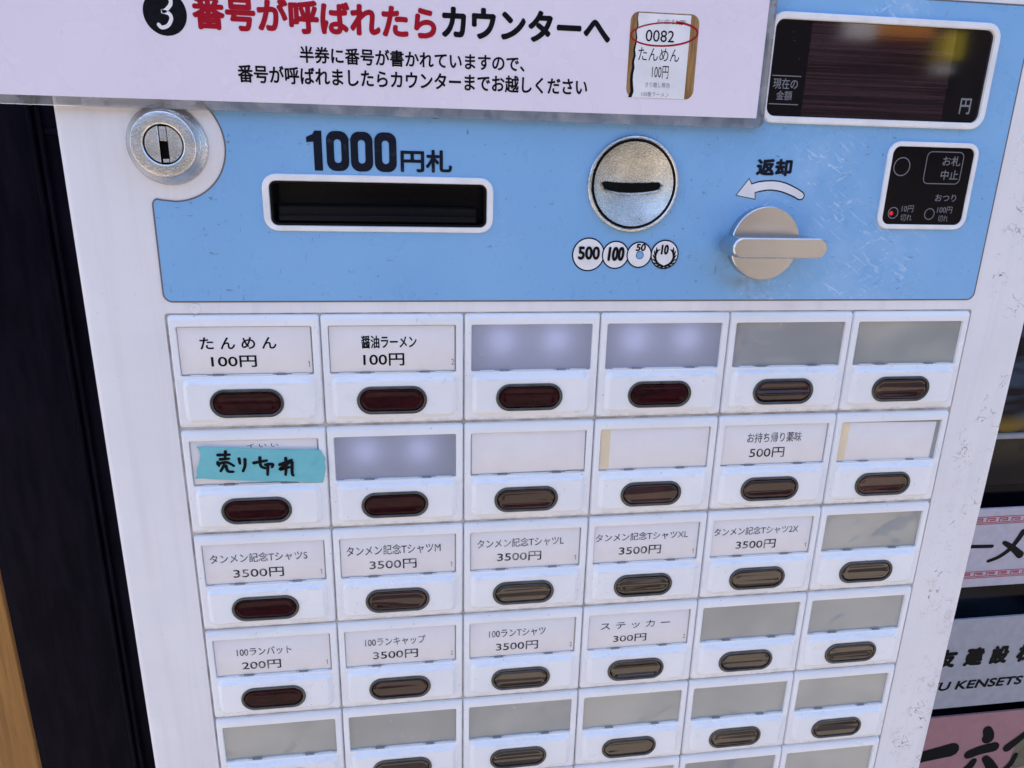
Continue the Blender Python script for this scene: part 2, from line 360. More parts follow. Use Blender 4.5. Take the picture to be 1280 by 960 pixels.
def place(name, me, parent=None, at=(0, 0, 0), label=None, own=False):
    """link a mesh whose own coordinates are machine units; 'at' shifts it in units relative to its frame"""
    o = bpy.data.objects.new(name, me); col.objects.link(o)
    v = Vector(at)*S
    if parent is None: o.location = ORIGIN+v
    else:
        o.parent = parent
        o.location = v+(ORIGIN-parent.location if parent.parent is None and not own else Vector((0, 0, 0)))
    if label: o['label'] = label
    return o
def tag(o, label, cat, group=None, kind=None):
    if label: o['label'] = label
    if cat: o['category'] = cat
    if group: o['group'] = group
    if kind: o['kind'] = kind
    return o
def thing(name, label, cat, x, y, zworld, group=None):
    o = bpy.data.objects.new(name, None); col.objects.link(o); o.location = (x*S, y*S, zworld); o.empty_display_size = .02
    return tag(o, label, cat, group)

# ------------------------------------------------------------------ ground
g = bmesh.new()
for v in ((-300, -300), (300, -300), (300, 300), (-300, 300)): g.verts.new((v[0], v[1], 0))
g.faces.new(g.verts); gm = bpy.data.meshes.new("pavement"); g.to_mesh(gm); g.free(); gm.materials.append(MAT['pave'])
go = bpy.data.objects.new("pavement", gm); col.objects.link(go); go['kind'] = 'structure'

def sheet(name, x0, x1, y0, y1, z, mat):
    b = bmesh.new(); b.faces.new([b.verts.new(p) for p in ((x0, y0, z), (x1, y0, z), (x1, y1, z), (x0, y1, z))])
    me = bpy.data.meshes.new(name); b.to_mesh(me); b.free(); me.materials.append(MAT[mat])
    o = bpy.data.objects.new(name, me); col.objects.link(o); o['kind'] = 'structure'; return o
sheet("added_road", -60, 60, -6.6, -2.6, .004, 'asphalt')  # unseen asphalt added to put a dark band in the button reflections
# unseen sunlit shop front, added so the display glass and metal have something to mirror
opp = bpy.data.objects.new("added_shop_front", None); col.objects.link(opp); opp.location = (3, -8.0, 0)
tag(opp, "unseen sunlit dark shop front with orange and yellow boards, added for the display glass to mirror", "building")
def part(name, x0, x1, y0, y1, z0, z1, mat):
    b = bmesh.new(); bmesh.ops.create_cube(b, size=1)
    for v in b.verts: v.co = Vector(((x0+x1)/2+v.co.x*(x1-x0)-3, (y0+y1)/2+v.co.y*(y1-y0)+8.0, (z0+z1)/2+v.co.z*(z1-z0)))
    me = bpy.data.meshes.new(name); b.to_mesh(me); b.free(); me.materials.append(MAT[mat])
    o = bpy.data.objects.new(name, me); col.objects.link(o); o.parent = opp; return o
part("wall", -14, 18, -12, -8.0, 0, 4.2, 'facade')
for k in range(9): part("shutter", -12+k*3.2, -10.1+k*3.2, -8.02, -7.96, .1, 1.55, 'facade_dark')
part("white_board", 4.95, 5.30, -8.0, -7.85, 2.82, 3.08, 'white_print')
part("orange_board", 5.32, 6.00, -8.0, -7.85, 2.86, 3.05, 'orange')
part("yellow_board", 6.14, 6.38, -8.0, -7.80, 2.64, 2.93, 'yellow')
part("white_board", 6.14, 6.34, -8.0, -7.85, 2.50, 2.62, 'white_print')

# ------------------------------------------------------------------ ticket machine: cabinet
H = 0.8273
GRID = rr(-.012, 6.012, -6*H+.0, .004, .02, 2)
SLOT = lambda i: rr(.728+i, 2.152-i, .592+i, .876-i, max(.045-i, .002))
machine = thing("ticket_machine", "worn white ticket vending machine with blue coin panel and rows of dark oval buttons", "ticket machine", 3.0, 2.5, 0)
m = MB()
ZB, ZT = -25.6, 9.0
f = lambda i: rr(-.515+i, 6.525-i, ZB+i, ZT-i, max(.06-i, .002), 4)
l0 = m.loop(f(0), 5.2); m.fill([l0])
pr = l0
for i, y in ((0, .05), (.004, .028), (.016, .012), (.035, .003), (.055, 0)):
    l = m.loop(f(i), y); m.bridge(pr, l); pr = l
gh = m.loop(GRID, 0); sh = m.loop(SLOT(0), 0)
ch = m.loop(circ(3.172, .898, .29), 0)
m.fill([pr, gh, sh, ch])
cb = m.loop(circ(3.172, .898, .29), .12); m.bridge(ch, cb); m.fill([cb])
gb = m.loop(GRID, .42); m.bridge(gh, gb); m.fill([gb])
sb = m.loop(SLOT(0), .2); m.bridge(sh, sb); m.fill([sb])
m.obj("cabinet", 'paint', machine)
# thin cover plate round the lock, with its rounded corner, and the ledge over the button grid
m = MB(); m.plate(lambda i: rr(-.43+i, .85-i, .97+i, 1.29-i, .05), [(0, -.0005), (.0, -.006), (.006, -.009)])
# dust-grey backing that shows in the gaps between button units
m = MB(); bx = [(0.02, 5.98)]
m.flat(rr(-.012, 6.012, -6*H, .004, .02, 2), .012, [rr(c+.04, c+.96, -(r+1)*H+.3, -r*H-.05, .01, 1) for r in range(6) for c in range(6)])
m.obj("gap_backing", 'gap', machine)
# small screw and dent above the grid
MB().lathe(.19, .036, [(.036, -.001), (.034, -.006), (.022, -.007), (.018, -.003)], 20).obj("screw_cap", 'paint', machine)

# ------------------------------------------------------------------ blue sheet
def blue_outline():
    p = []
    x0, x1, z0, z1, r = 0.0, 5.995, .083, 2.155, .055
    for cx, cz, a in ((x1-r, z1-r, 0),):
        for i in range(6): t = R(a+90*i/5); p.append((cx+r*math.cos(t), cz+r*math.sin(t)))
    p.append((.42, z1))
    lc = (.134, 1.079); lr = .345
    for i in range(25):
        t = R(70-(70+88)*i/24); p.append((lc[0]+lr*math.cos(t), lc[1]+lr*math.sin(t)))
    p += [(.06, .742), (.03, .748), (.012, .738), (.002, .715)]
    for cx, cz, a in ((x0+r, z0+r, 180), (x1-r, z0+r, 270)):
        for i in range(6): t = R(a+90*i/5); p.append((cx+r*math.cos(t), cz+r*math.sin(t)))
    return p
bl = MB().flat(blue_outline(), -.004, [SLOT(-.03), circ(3.172, .898, .29)]).obj("blue_sheet", 'blue', machine)
# dark hairline round the sheet
bo = blue_outline(); m = MB()
for i in range(len(bo)):
    a, b = Vector(bo[i]), Vector(bo[(i+1) % len(bo)])
    if (b-a).length > 1e-4:
        d = (b-a).normalized(); nn = Vector((-d.y, d.x))*.005
        m.cap(m.loop([a+nn, b+nn, b-nn, a-nn], -.0045))
m.obj("sheet_edge_line", 'outline', machine)

# ------------------------------------------------------------------ banknote slot
bs = MB()
fo = lambda i: rr(.690+i, 2.190-i, .562+i, .914-i, max(.085-i, .004))
a = bs.loop(fo(-.006), -.004); b = bs.loop(fo(-.006), -.012); bs.bridge(a, b); c = bs.loop(fo(0), -.018); bs.bridge(b, c)
d = bs.loop(SLOT(-.004), -.018); bs.fill([c, d]); e = bs.loop(SLOT(0), -.010); bs.bridge(d, e); e2 = bs.loop(SLOT(0), .02); bs.bridge(e, e2)
slot = bs.obj("banknote_slot", 'border', machine)
m = MB(); m.plate(lambda i: SLOT(i+.001), [(0, -.004), (.004, -.008), (.012, -.008), (.016, -.002), (.018, .15)])
m.obj("slot_throat", 'blackplastic', slot)
m = MB().box(.765, 2.095, .035, .14, .625, .722, .012); m.obj("slot_lip", 'blackplastic', slot)
m = MB().box(.772, 2.085, .002, .13, .618, .660, .008); m.obj("slot_tray", 'blackplastic', slot)
m = MB().text("円札", (1.578, .947, 1.917, 1.091), -.0075, .03)
def digit0(x0, x1, z0, z1, st):
    m.flat(rr(x0, x1, z0, z1, .055), -.0075, [rr(x0+st, x1-st, z0+.05, z1-.05, .03)])
m.flat([(1.025, .944), (1.078, .944), (1.078, 1.190), (1.035, 1.190), (1.022, 1.168), (.981, 1.150), (.981, 1.118), (1.025, 1.122)], -.0075)
for k in range(3): digit0(1.105+k*.153, 1.247+k*.153, .944, 1.191, .048)
m.obj("slot_lettering", 'inkworn', machine)

# ------------------------------------------------------------------ lock
LC = (.134, 1.079)
lock = MB().lathe(*LC, [(.246, 0), (.244, -.012), (.236, -.02), (.198, -.082), (.196, -.086)], capend=False).obj("lock", 'chrome', machine, ang=40)
MB().lathe(*LC, [(.196, -.083), (.194, -.09), (.188, -.095), (.178, -.097), (.128, -.095), (.120, -.090), (.118, -.078)], capend=False).obj("lock_ring", 'chrome', lock, ang=25)
m = MB()
for sg in (-1, 1):
    pts = [(LC[0]+sg*.026, LC[1]-.107)]
    for i in range(17):
        t = R(-76+152*i/16); pts.append((LC[0]+sg*.112*math.cos(t), LC[1]+.112*math.sin(t)))
    pts.append((LC[0]+sg*.026, LC[1]+.107))
    a = m.loop(pts, -.07); b = m.loop(pts, -.083); m.bridge(a, b)
    cx = sum(p[0] for p in pts)/len(pts); cz = sum(p[1] for p in pts)/len(pts)
    c = m.loop([(cx+(x-cx)*.94, cz+(z-cz)*.97) for x, z in pts], -.087); m.bridge(b, c); m.fill([c])
m.obj("lock_core", 'chrome', lock)
m = MB().box(LC[0]-.021, LC[0]+.021, -.082, -.03, LC[1]+.02, LC[1]+.106, .002); m.box(LC[0]-.019, LC[0]+.019, -.070, -.03, LC[1]-.108, LC[1]-.085, .002); m.obj("keyway_shutter", 'chrome', lock)
MB().lathe(*LC, [(.118, -.052), (.02, -.052)], 40).obj("keyway", 'hole', lock)

# ------------------------------------------------------------------ coin slot
CC = (3.172, .898)
coin = MB().lathe(*CC, [(.327, -.003), (.326, -.024), (.319, -.034), (.308, -.036), (.302, -.030)], capend=False).obj("coin_slot", 'chrome', machine)
MB().lathe(*CC, [(.303, -.028), (.286, -.018), (.282, -.026)], capend=False).obj("groove_ring", 'blackplastic', coin)
def dish(r): return -.028+.115*(1-(r/.284)**2)
m = MB(); m.lathe(*CC, [(.284, -.020), (.283, -.030)]+[(.284*(1-k/14), dish(.284*(1-k/14))) for k in range(1, 14)]+[(.003, dish(0))])
m.obj("coin_dish", 'cast', coin, ang=60)
m = MB(); top = []; bot = []; N_ = 28
for i in range(N_+1):
    x = -.215+.43*i/N_; s_ = math.sqrt(max(0, 1-(2*i/N_-1)**20))
    for arr, zz in ((top, -.010+.032*s_), (bot, -.010-.036*s_)):
        zc = zz-.014+(.030 if arr is bot else .014)*(x/.215)**2; r = math.hypot(x, zc); arr.append((CC[0]+x, CC[1]+zc, dish(r)-.006))
va = [m.bm.verts.new((p[0]*S, p[2]*S, p[1]*S)) for p in top]; vb = [m.bm.verts.new((p[0]*S, p[2]*S, p[1]*S)) for p in bot]
for i in range(N_): m.bm.faces.new((va[i], va[i+1], vb[i+1], vb[i]))
m.obj("coin_mouth", 'hole', coin)
m = MB(); va = [m.bm.verts.new((p[0]*S, (p[2]-.004)*S, p[1]*S)) for p in bot]; vb = [m.bm.verts.new((p[0]*S, (p[2]-.012)*S, (p[1]-.010)*S)) for p in bot]; vc = [m.bm.verts.new((p[0]*S, (p[2]+.008)*S, (p[1]-.022)*S)) for p in bot]
for i in range(N_): m.bm.faces.new((va[i], va[i+1], vb[i+1], vb[i])); m.bm.faces.new((vb[i], vb[i+1], vc[i+1], vc[i]))
m.obj("mouth_lip", 'chrome', coin)

# coin emblems
emb = MB(); whites = MB(); y = -.006
CO = [(2.881, .414, .119), (3.079, .412, .100), (3.2535, .414, .094), (3.443, .4175, .105)]
for k, (cx, cz, r) in enumerate(CO):
    emb.flat(circ(cx, cz, r), -.0060-.001*k); whites.flat(circ(cx, cz, r-.0095), -.0064-.001*k)
hx, hz = 3.258, .4115
emb.flat(circ(hx, hz, .029, 28), -.0092)
emb.text("500", (2.805, .377, 2.964, .471), -.0105, .045); emb.text("100", (3.020, .369, 3.144, .470), -.0105, .055, .12)
emb.text("50", (3.225, .440, 3.299, .493), -.0105, .05, .1); emb.text("10", (3.412, .416, 3.471, .488), -.0105, .055, .1)
for sg in (-1, 1):
    for k in range(7):
        t = R(-84+k*19); px, pz = 3.443+sg*.072*math.cos(t), .404+.072*math.sin(t)
        for o_ in (-1, 1):
            ang = t+R(90)+o_*.55; dx, dz = sg*math.cos(ang), math.sin(ang)
            emb.stroke([(px, pz), (px+dx*.027, pz+dz*.027)], .017, -.0105-.00005*k-.00002*o_, .005)
    emb.stroke([(3.443+sg*.072*math.cos(R(-88+i*12)), .404+.072*math.sin(R(-88+i*12))) for i in range(11)], .006, -.0103)
whites.obj("coin_emblem", 'white_print', machine); emb.obj("emblem_lettering", 'ink', machine)
MB().flat(circ(hx, hz, .0245, 28), -.0097).obj("emblem_hole", 'blueprint', machine)

# ------------------------------------------------------------------ return lever
KC = (4.168, .506)
MB().lathe(*KC, [(.262, -.003), (.262, -.075), (.256, -.081)]).obj("return_knob", 'satin', machine)
knob = bpy.data.objects["return_knob"]
m = MB(); fb = lambda i: rr(3.82+i, 4.516-i, .428+i, .568-i, .07-i, 10)
m.plate(fb, [(0, -.075), (0, -.302), (.009, -.312)]); m.obj("knob_grip", 'satin', knob)
m = MB().text("返却", (4.066, .976, 4.336, 1.093), -.0075, .05); m.obj("return_lettering", 'inkworn', machine)
AR = [(3.941, .840), (4.022, .950), (4.044, .914), (4.090, .928), (4.141, .936), (4.20, .939), (4.25, .936), (4.305, .924), (4.351, .907), (4.40, .886), (4.443, .862), (4.453, .849), (4.450, .832), (4.440, .822), (4.426, .820), (4.412, .824), (4.38, .840), (4.334, .857), (4.29, .871), (4.246, .880), (4.20, .884), (4.161, .882), (4.115, .874), (4.074, .862), (4.082, .817)]
ca = Vector((sum(p[0] for p in AR), sum(p[1] for p in AR)))/len(AR)
def grow(P, d):
    q = []; n = len(P)
    for i in range(n):
        a, b, c = Vector(P[i-1]), Vector(P[i]), Vector(P[(i+1) % n])
        t1 = (b-a).normalized(); t2 = (c-b).normalized(); nn = Vector((-t1.y-t2.y, t1.x+t2.x)); nn = nn.normalized()
        q.append(b+nn*d)
    return q
MB().flat(grow(AR, .009), -.0062).obj("arrow_outline", 'ink', machine)
MB().flat(AR, -.0070).obj("return_arrow", 'white_print', machine)

# ------------------------------------------------------------------ amount display
fd = lambda i: rr(4.038+i, 5.752-i, 1.334+i, 2.024-i, max(.10-i, .01))
m = MB(); pr = None
for i, y in ((-.004, -.004), (-.004, -.028), (.004, -.036), (.034, -.036), (.040, -.030), (.040, -.012)):
    l = m.loop(fd(i), y)
    if pr: m.bridge(pr, l)
    pr = l
disp = m.obj("amount_display", 'border', machine)
MB().flat(fd(.040), -.013).obj("display_glass", 'dispblack', disp)
MB().flat(rr(4.345, 5.425, 1.378, 1.985, .01, 1), -.0138).obj("display_window", 'dispwin', disp)
m = MB().text("円", (5.552, 1.432, 5.639, 1.539), -.0146, .02)
m.obj("yen_lettering", 'grey_print', disp)
m = MB().text("現在の", (4.112, 1.550, 4.293, 1.618), -.0146, .01).text("金額", (4.145, 1.479, 4.261, 1.540), -.0146, .01)
m.stroke([(4.101, 1.634), (4.309, 1.634)], .006, -.0146).stroke([(4.100, 1.453), (4.312, 1.453)], .006, -.0146)
m.obj("display_lettering", 'grey_print', disp)
# ------------------------------------------------------------------ status panel
fs = lambda i: rr(5.062+i, 5.776-i, .622+i, 1.232-i, max(.085-i, .01))
m = MB(); pr = None
for i, y in ((-.004, -.004), (-.004, -.018), (.003, -.024), (.026, -.024), (.030, -.020), (.030, -.010)):
    l = m.loop(fs(i), y)
    if pr: m.bridge(pr, l)
    pr = l
st = m.obj("status_panel", 'border', machine)
MB().flat(fs(.030), -.011).obj("status_glass", 'statblack', st)
m = MB()
for (cx, cz, r, w_) in ((5.183, 1.062, .066, .007), (5.177, .734, .042, .006), (5.474, .730, .042, .006)):
    m.flat(circ(cx, cz, r), -.0126, [circ(cx, cz, r-w_)])
m.flat(rr(5.369, 5.669, .945, 1.174, .04), -.0126, [rr(5.375, 5.663, .951, 1.168, .034)])
for tx, b, bo_ in (("お札", (5.503, 1.074, 5.647, 1.143), .01), ("中止", (5.507, .977, 5.648, 1.046), .01), ("おつり", (5.497, .822, 5.668, .873), .01), ("10円", (5.241, .741, 5.336, .790), 0), ("切れ", (5.243, .677, 5.335, .726), 0), ("100円", (5.533, .737, 5.655, .785), 0), ("切れ", (5.551, .675, 5.634, .721), 0)):
    m.text(tx, b, -.0126, bo_)
m.obj("status_lettering", 'grey_print', st)
MB().lathe(5.162, .731, [(.016, -.012), (.012, -.018), (.004, -.020)], 16).obj("red_lamp", 'redled', st)

# ------------------------------------------------------------------ button units
WX0, WX1, WZ0, WZ1 = .052, .944, -.436, -.086
def build_unit():
    m = MB()
    fo = lambda i: rr(.0035+i, .9965-i, -.813+i, -.007-i, max(.024-i, .002), 4)
    pr = m.loop(fo(0), .10)
    def ring(i, it, y):       # deeper chamfer along the top edge
        return m.loop(rr(.0035+i, .9965-i, -.813+i, -.007-it, max(.024-i, .004), 4), y)
    for i, it, y in ((0, 0, -.020), (.003, .008, -.034), (.009, .024, -.044), (.017, .040, -.048)):
        l = ring(i, it, y); m.bridge(pr, l); pr = l
    win = lambda i: rr(WX0+i, WX1-i, WZ0+i, WZ1-i, max(.014-i, .002), 3)
    pad = lambda i: rr(.058+i, .942-i, -.772+i, -.452-i, max(.055-i, .004), 5)
    w0 = m.loop(win(-.004), -.048); p0 = m.loop(pad(0), -.048); m.fill([pr, w0, p0])
    w1 = m.loop(win(0), -.045); m.bridge(w0, w1); w2 = m.loop(win(.004), .005); m.bridge(w1, w2)
    q = p0
    for i, y in ((.001, -.050), (.026, -.0735), (.030, -.0765), (.034, -.078)):
        l = m.loop(pad(i), y); m.bridge(q, l); q = l
    bh = m.loop(rr(.236, .728, -.728, -.526, .101, 10), -.078); m.fill([q, bh])
    bb = m.loop(rr(.236, .728, -.728, -.526, .101, 10), -.03); m.bridge(bh, bb)
    housing = m.mesh("button_unit", 'plastic', 20)
    bt = lambda i: rr(.232+i, .732-i, -.732+i, -.522-i, .105-i, 10)
    m = MB(); pr = None
    for i, y in ((0, -.074), (.001, -.084), (.007, -.090), (.016, -.090), (.022, -.084), (.024, -.060)):
        l = m.loop(bt(i), y)
        if pr: m.bridge(pr, l)
        pr = l
    rim = m.mesh("button_rim", 'rim')
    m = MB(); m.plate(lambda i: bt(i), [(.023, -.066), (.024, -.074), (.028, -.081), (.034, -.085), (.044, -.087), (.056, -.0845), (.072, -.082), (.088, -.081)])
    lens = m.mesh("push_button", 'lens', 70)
    m = MB().flat(rr(WX0+.002, WX1-.002, WZ0+.002, WZ1-.002, .012, 3), -.026); plate = m.mesh("window_plate", 'plate')
    m = MB()
    for a, b in ((.26, .335), (.685, .755)): m.box(a, b, -.0445, .0, WZ0+.0015, WZ0+.0095, .001)
    clip = m.mesh("window_clip", 'clip')
    m = MB()
    for a, b in ((.115, .225), (.36, .66), (.79, .91)): m.box(a, b, -.0435, .0, WZ0+.002, WZ0+.0085, .001)
    slit = m.mesh("window_slit", 'cliplight')
    # thin dark joint round the inside of the window opening
    return [("button_rim", rim), ("push_button", lens), ("window_plate", plate), ("window_clip", clip), ("window_slit", slit)], housing
subs, housing = build_unit()
unit0 = place("button_unit", housing, machine, (0, .03, 0)); unit0['group'] = "push button units in rows"
kids0 = [place(n_, me, unit0) for n_, me in subs]
led_mesh = MB(); 
for cx in (.27, .68): led_mesh.lathe(cx, -.21, [(.012, .125), (.012, .120), (.004, .117)], 24)
led_me = led_mesh.mesh("window_lamp", 'led')
LIT = {(2, 0), (3, 0), (1, 1)}
for r in range(6):
    for c in range(6):
        if (c, r) == (0, 0): u = unit0
        else:
            u = unit0.copy(); col.objects.link(u); u.parent = machine
            u.location = unit0.location+Vector((c, 0, -r*H))*S
            for k in kids0:
                q = k.copy(); col.objects.link(q); q.parent = u
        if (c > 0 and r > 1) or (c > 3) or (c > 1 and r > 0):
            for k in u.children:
                if k.name.startswith("push_button"): k.material_slots[0].link = 'OBJECT'; k.material_slots[0].material = MAT['brown_reflection' if r > 1 and c > 1 or r > 3 else 'maroon_reflection']  # lower and right buttons get the lens copies with painted reflections
        if (c, r) in LIT:
            for k in u.children:
                if k.name.startswith('window_plate'): k.material_slots[0].link = 'OBJECT'; k.material_slots[0].material = MAT['litplate']
            q = place("window_lamp", led_me, u); u['label'] = "button unit with glowing lamps behind its empty window"

# ------------------------------------------------------------------ price cards
GC = "paper price cards in the machine's windows"
def card(c, r, label, lines=(), num=None, cream=False, tilt=0.0, x0=.058, x1=.932, num_b=(.898, -.380, .918, -.340)):
    o = bpy.data.objects.new("price_card", None)
    m = MB()
    f = lambda i: rr(x0+i, x1-i, WZ0+.012+i, WZ1-.006-i, .006, 1)
    m.plate(f, [(0, .003), (0, -.0005), (.001, -.001)])
    me = m.mesh("price_card", 'card'); bpy.data.objects.remove(o)
    o = place("price_card", me, None, (c, 0, -r*H)); o.rotation_euler.y = tilt; tag(o, label, "price card", GC)
    if lines:
        m = MB()
        for tx, b, bo_ in lines: m.text(tx, b, -.0020, bo_)
        place("card_lettering", m.mesh("card_lettering", 'inkfade' if r else 'ink'), o, own=True)
        if num: place("card_number", (MB().stroke([(num_b[0]+.003, num_b[3]-.009), (num_b[0]+.011, num_b[3]), (num_b[0]+.011, num_b[1])], .005, -.0020, smooth=False) if num == "1" else MB().text(num, num_b, -.0020, 0)).mesh("card_number", 'faint_ink'), o, own=True)
    if cream: place("cream_strip", MB().flat([(x0+.002, WZ0+.014), (x0+.075, WZ0+.014), (x0+.075, WZ1-.008), (x0+.002, WZ1-.008)], -.0020).mesh("cream_strip", 'cream'), o, own=True)
card(0, 0, "white price card reading たんめん 100円 in the first window, top row", [("た ん め ん", (.195, -.248, .701, -.162), .022), ("100円", (.258, -.377, .560, -.293), .02)], "1", num_b=(.904, -.380, .924, -.339))
card(1, 0, "white price card reading 醤油ラーメン 100円, right of the たんめん card", [("醤油ラーメン", (.276, -.255, .663, -.161), .02), ("100円", (.286, -.383, .574, -.291), .02)], "2", num_b=(.908, -.382, .930, -.338))
card(0, 1, "white price card mostly covered by the teal tape", [("イ い い", (.44, -.150, .66, -.120), 0)])
card(2, 1, "blank white price card without a cream strip", tilt=R(-.5))
card(3, 1, "blank white price card with cream strip, left of the お持ち帰り薬味 card", cream=True)
card(4, 1, "white price card reading お持ち帰り薬味 500円", [("お持ち帰り薬味", (.261, -.241, .724, -.156), .005), ("500円", (.293, -.372, .592, -.285), .01)])
card(5, 1, "blank white price card with cream strip, right of the お持ち帰り薬味 card", cream=True, tilt=R(.9), x1=.905)
for c, sz, b1, b2 in ((0, "S", (.101, -.251, .810, -.172), (.259, -.384, .628, -.303)), (1, "M", (.101, -.248, .822, -.160), (.272, -.375, .634, -.292)), (2, "L", (.109, -.238, .805, -.158), (.270, -.365, .626, -.284)), (3, "XL", (.069, -.236, .847, -.162), (.270, -.367, .626, -.286)), (4, "2X", (.075, -.238, .818, -.163), (.278, -.372, .632, -.290))):
    card(c, 2, "white price card reading タンメン記念Tシャツ%s 3500円" % sz, [("タンメン記念Tシャツ"+sz, b1, .005), ("3500円", b2, .012)], "1")
card(0, 3, "white price card reading 100ランバット 200円", [("100ランバット", (.223, -.255, .637, -.180), .005), ("200円", (.252, -.384, .550, -.304), .012)], "1")
card(1, 3, "white price card reading 100ランキャップ 3500円", [("100ランキャップ", (.212, -.248, .694, -.170), .005), ("3500円", (.271, -.378, .631, -.296), .012)], "2")
card(2, 3, "white price card reading 100ランTシャツ 3500円", [("100ランTシャツ", (.214, -.248, .688, -.172), .005), ("3500円", (.273, -.380, .628, -.298), .012)], "2")
card(3, 3, "white price card reading ステッカー 300円", [("ス テ ッ カ ー", (.159, -.246, .770, -.176), .008), ("300円", (.277, -.378, .569, -.305), .012)], "2")

# ------------------------------------------------------------------ teal sold-out tape
TP = [(.104, -.949), (.348, -.967), (.59, -.985), (.953, -1.004), (.966, -1.03), (.972, -1.045), (.987, -1.065), (.984, -1.11), (.986, -1.159), (.975, -1.21), (.960, -1.262), (.80, -1.250), (.654, -1.239), (.407, -1.224), (.22, -1.207), (.073, -1.192), (.088, -1.16), (.090, -1.123), (.112, -1.07), (.126, -1.010), (.118, -.97)]
m = MB(); a = m.loop(TP, -.0195); b = m.loop(TP, -.024); m.bridge(a, b); m.fill([b])
bmesh.ops.subdivide_edges(m.bm, edges=list(m.bm.edges), cuts=2)
for v in m.bm.verts:
    if v.co.y < -.0202*S:
        x, z = v.co.x/S, v.co.z/S
        v.co.y -= S*(.012*max(0, (x-.90)/.09)**2+.008*max(0, (.13-x)/.05)**2+.0015*math.sin(31*x+9*z)+.001*math.sin(60*z))
tape = m.obj("masking_tape", 'tape')
tag(tape, "torn teal masking tape with handwritten 売り切れ stuck across a card window", "tape")
ST = [[(.244, -1.018), (.324, -1.017)], [(.298, -.993), (.290, -1.043)], [(.257, -1.051), (.317, -1.048)], [(.239, -1.073), (.244, -1.100)], [(.237, -1.086), (.299, -1.075), (.345, -1.104)], [(.281, -1.097), (.252, -1.142)], [(.292, -1.102), (.301, -1.144), (.337, -1.150)],
      [(.386, -1.051), (.389, -1.088)], [(.426, -1.057), (.422, -1.107), (.406, -1.148)], [(.485, -1.087), (.576, -1.072)], [(.530, -1.047), (.532, -1.112), (.563, -1.131)], [(.565, -1.104), (.615, -1.101), (.609, -1.124)], [(.582, -1.100), (.574, -1.183)],
      [(.709, -1.058), (.709, -1.119), (.700, -1.188)], [(.664, -1.107), (.749, -1.074)], [(.731, -1.092), (.661, -1.145), (.729, -1.129)], [(.752, -1.092), (.747, -1.176), (.754, -1.195)]]
m = MB()
for k, s_ in enumerate(ST): m.stroke(s_, .024, -.0260-.00015*k, .019)
place("tape_lettering", m.mesh("tape_lettering", 'ink'), tape)

# ------------------------------------------------------------------ instruction sign
sign = thing("instruction_sign", "white printed instruction board in a clear acrylic plate above the coin slots", "sign", 1.6, -.08, Z0+1.28*S)
sf = lambda i: rr(-.86+i, 4.056-i, 1.288+i, 4.2-i, max(.05-i, .004))
MB().plate(sf, [(.004, -.010), (0, -.014), (0, -.055), (.004, -.059)]).obj("acrylic_plate", 'acrylic', sign)
MB().flat([(-0.820, 1.339), (3.997, 1.352), (3.997, 4.186), (-0.820, 4.186)], -.0600).obj("printed_sheet", 'sheet', sign)
SY = -.0612
MB().text("番号が呼ばれたら", (0.371, 1.741, 1.818, 1.935), SY, .042).obj("red_lettering", 'red', sign)
m = MB().text("カウンターへ", (1.850, 1.760, 2.936, 1.944), SY, .045).text("半券に番号が書かれていますので、", (0.978, 1.580, 2.381, 1.677), SY, .024).text("番号が呼ばれましたらカウンターまでお越しください", (0.604, 1.454, 2.800, 1.558), SY, .024)
m.obj("black_lettering", 'ink', sign)
bd = MB().flat(circ(.218, 1.820, .123), SY).obj("number_badge", 'ink', sign)
m = MB().stroke([(0.183, 1.899), (0.211, 1.916), (0.251, 1.907), (0.255, 1.869), (0.221, 1.833), (0.202, 1.829), (0.239, 1.819), (0.251, 1.792), (0.229, 1.754), (0.193, 1.741), (0.176, 1.756)], .021, SY-.001, .021)
m.obj("badge_numeral", 'white_print', bd)
ph = MB().flat(rr(3.064, 3.528, 1.454, 1.970, .056), SY).obj("ticket_photo", 'photowood', sign)
m = MB(); zs = [1.963-i*.508/14 for i in range(15)]
left = [(3.128+random.uniform(-0.019, -0.002)-.008*(i/14), zs[i]) for i in range(15)]
m.flat([(3.470, 1.963)]+left+[(3.467, 1.455)], SY-.0010); m.obj("ticket_stub", 'white_print', ph)
m = MB(); sh_ = [(x-.020*(i/14)-.004, z) for i, (x, z) in enumerate(left)]
for i in range(14): m.cap(m.loop([left[i], left[i+1], sh_[i+1], sh_[i]], SY-.0005))
m.obj("torn_edge", 'ink', ph)
YT = SY-.0018
m = MB().text("0082", (3.171, 1.797, 3.364, 1.867), YT, .006).text("たんめん", (3.130, 1.682, 3.410, 1.761), YT, 0).text("100円", (3.231, 1.577, 3.344, 1.655), YT, 0)
m.obj("ticket_lettering", 'ink', ph)
m = MB().text("お会計票", (3.238, 1.904, 3.435, 1.934), YT, 0).text("きり離し無効", (3.191, 1.521, 3.359, 1.553), YT, 0).text("100番ラーメン", (3.168, 1.464, 3.359, 1.494), YT, 0)
m.obj("ticket_small_print", 'faint_ink', ph)
m = MB(); el = []
for i in range(38):
    t = R(58+i*10.0); ex, ez = .226*math.cos(t), .066*math.sin(t)*(1+.12*(i/38)); a_ = R(4)
    el.append((3.296+ex*math.cos(a_)-ez*math.sin(a_), 1.845+ex*math.sin(a_)+ez*math.cos(a_)))
m.stroke(el, .008, YT-.0008, .013, smooth=False); m.obj("red_ring", 'red', ph)

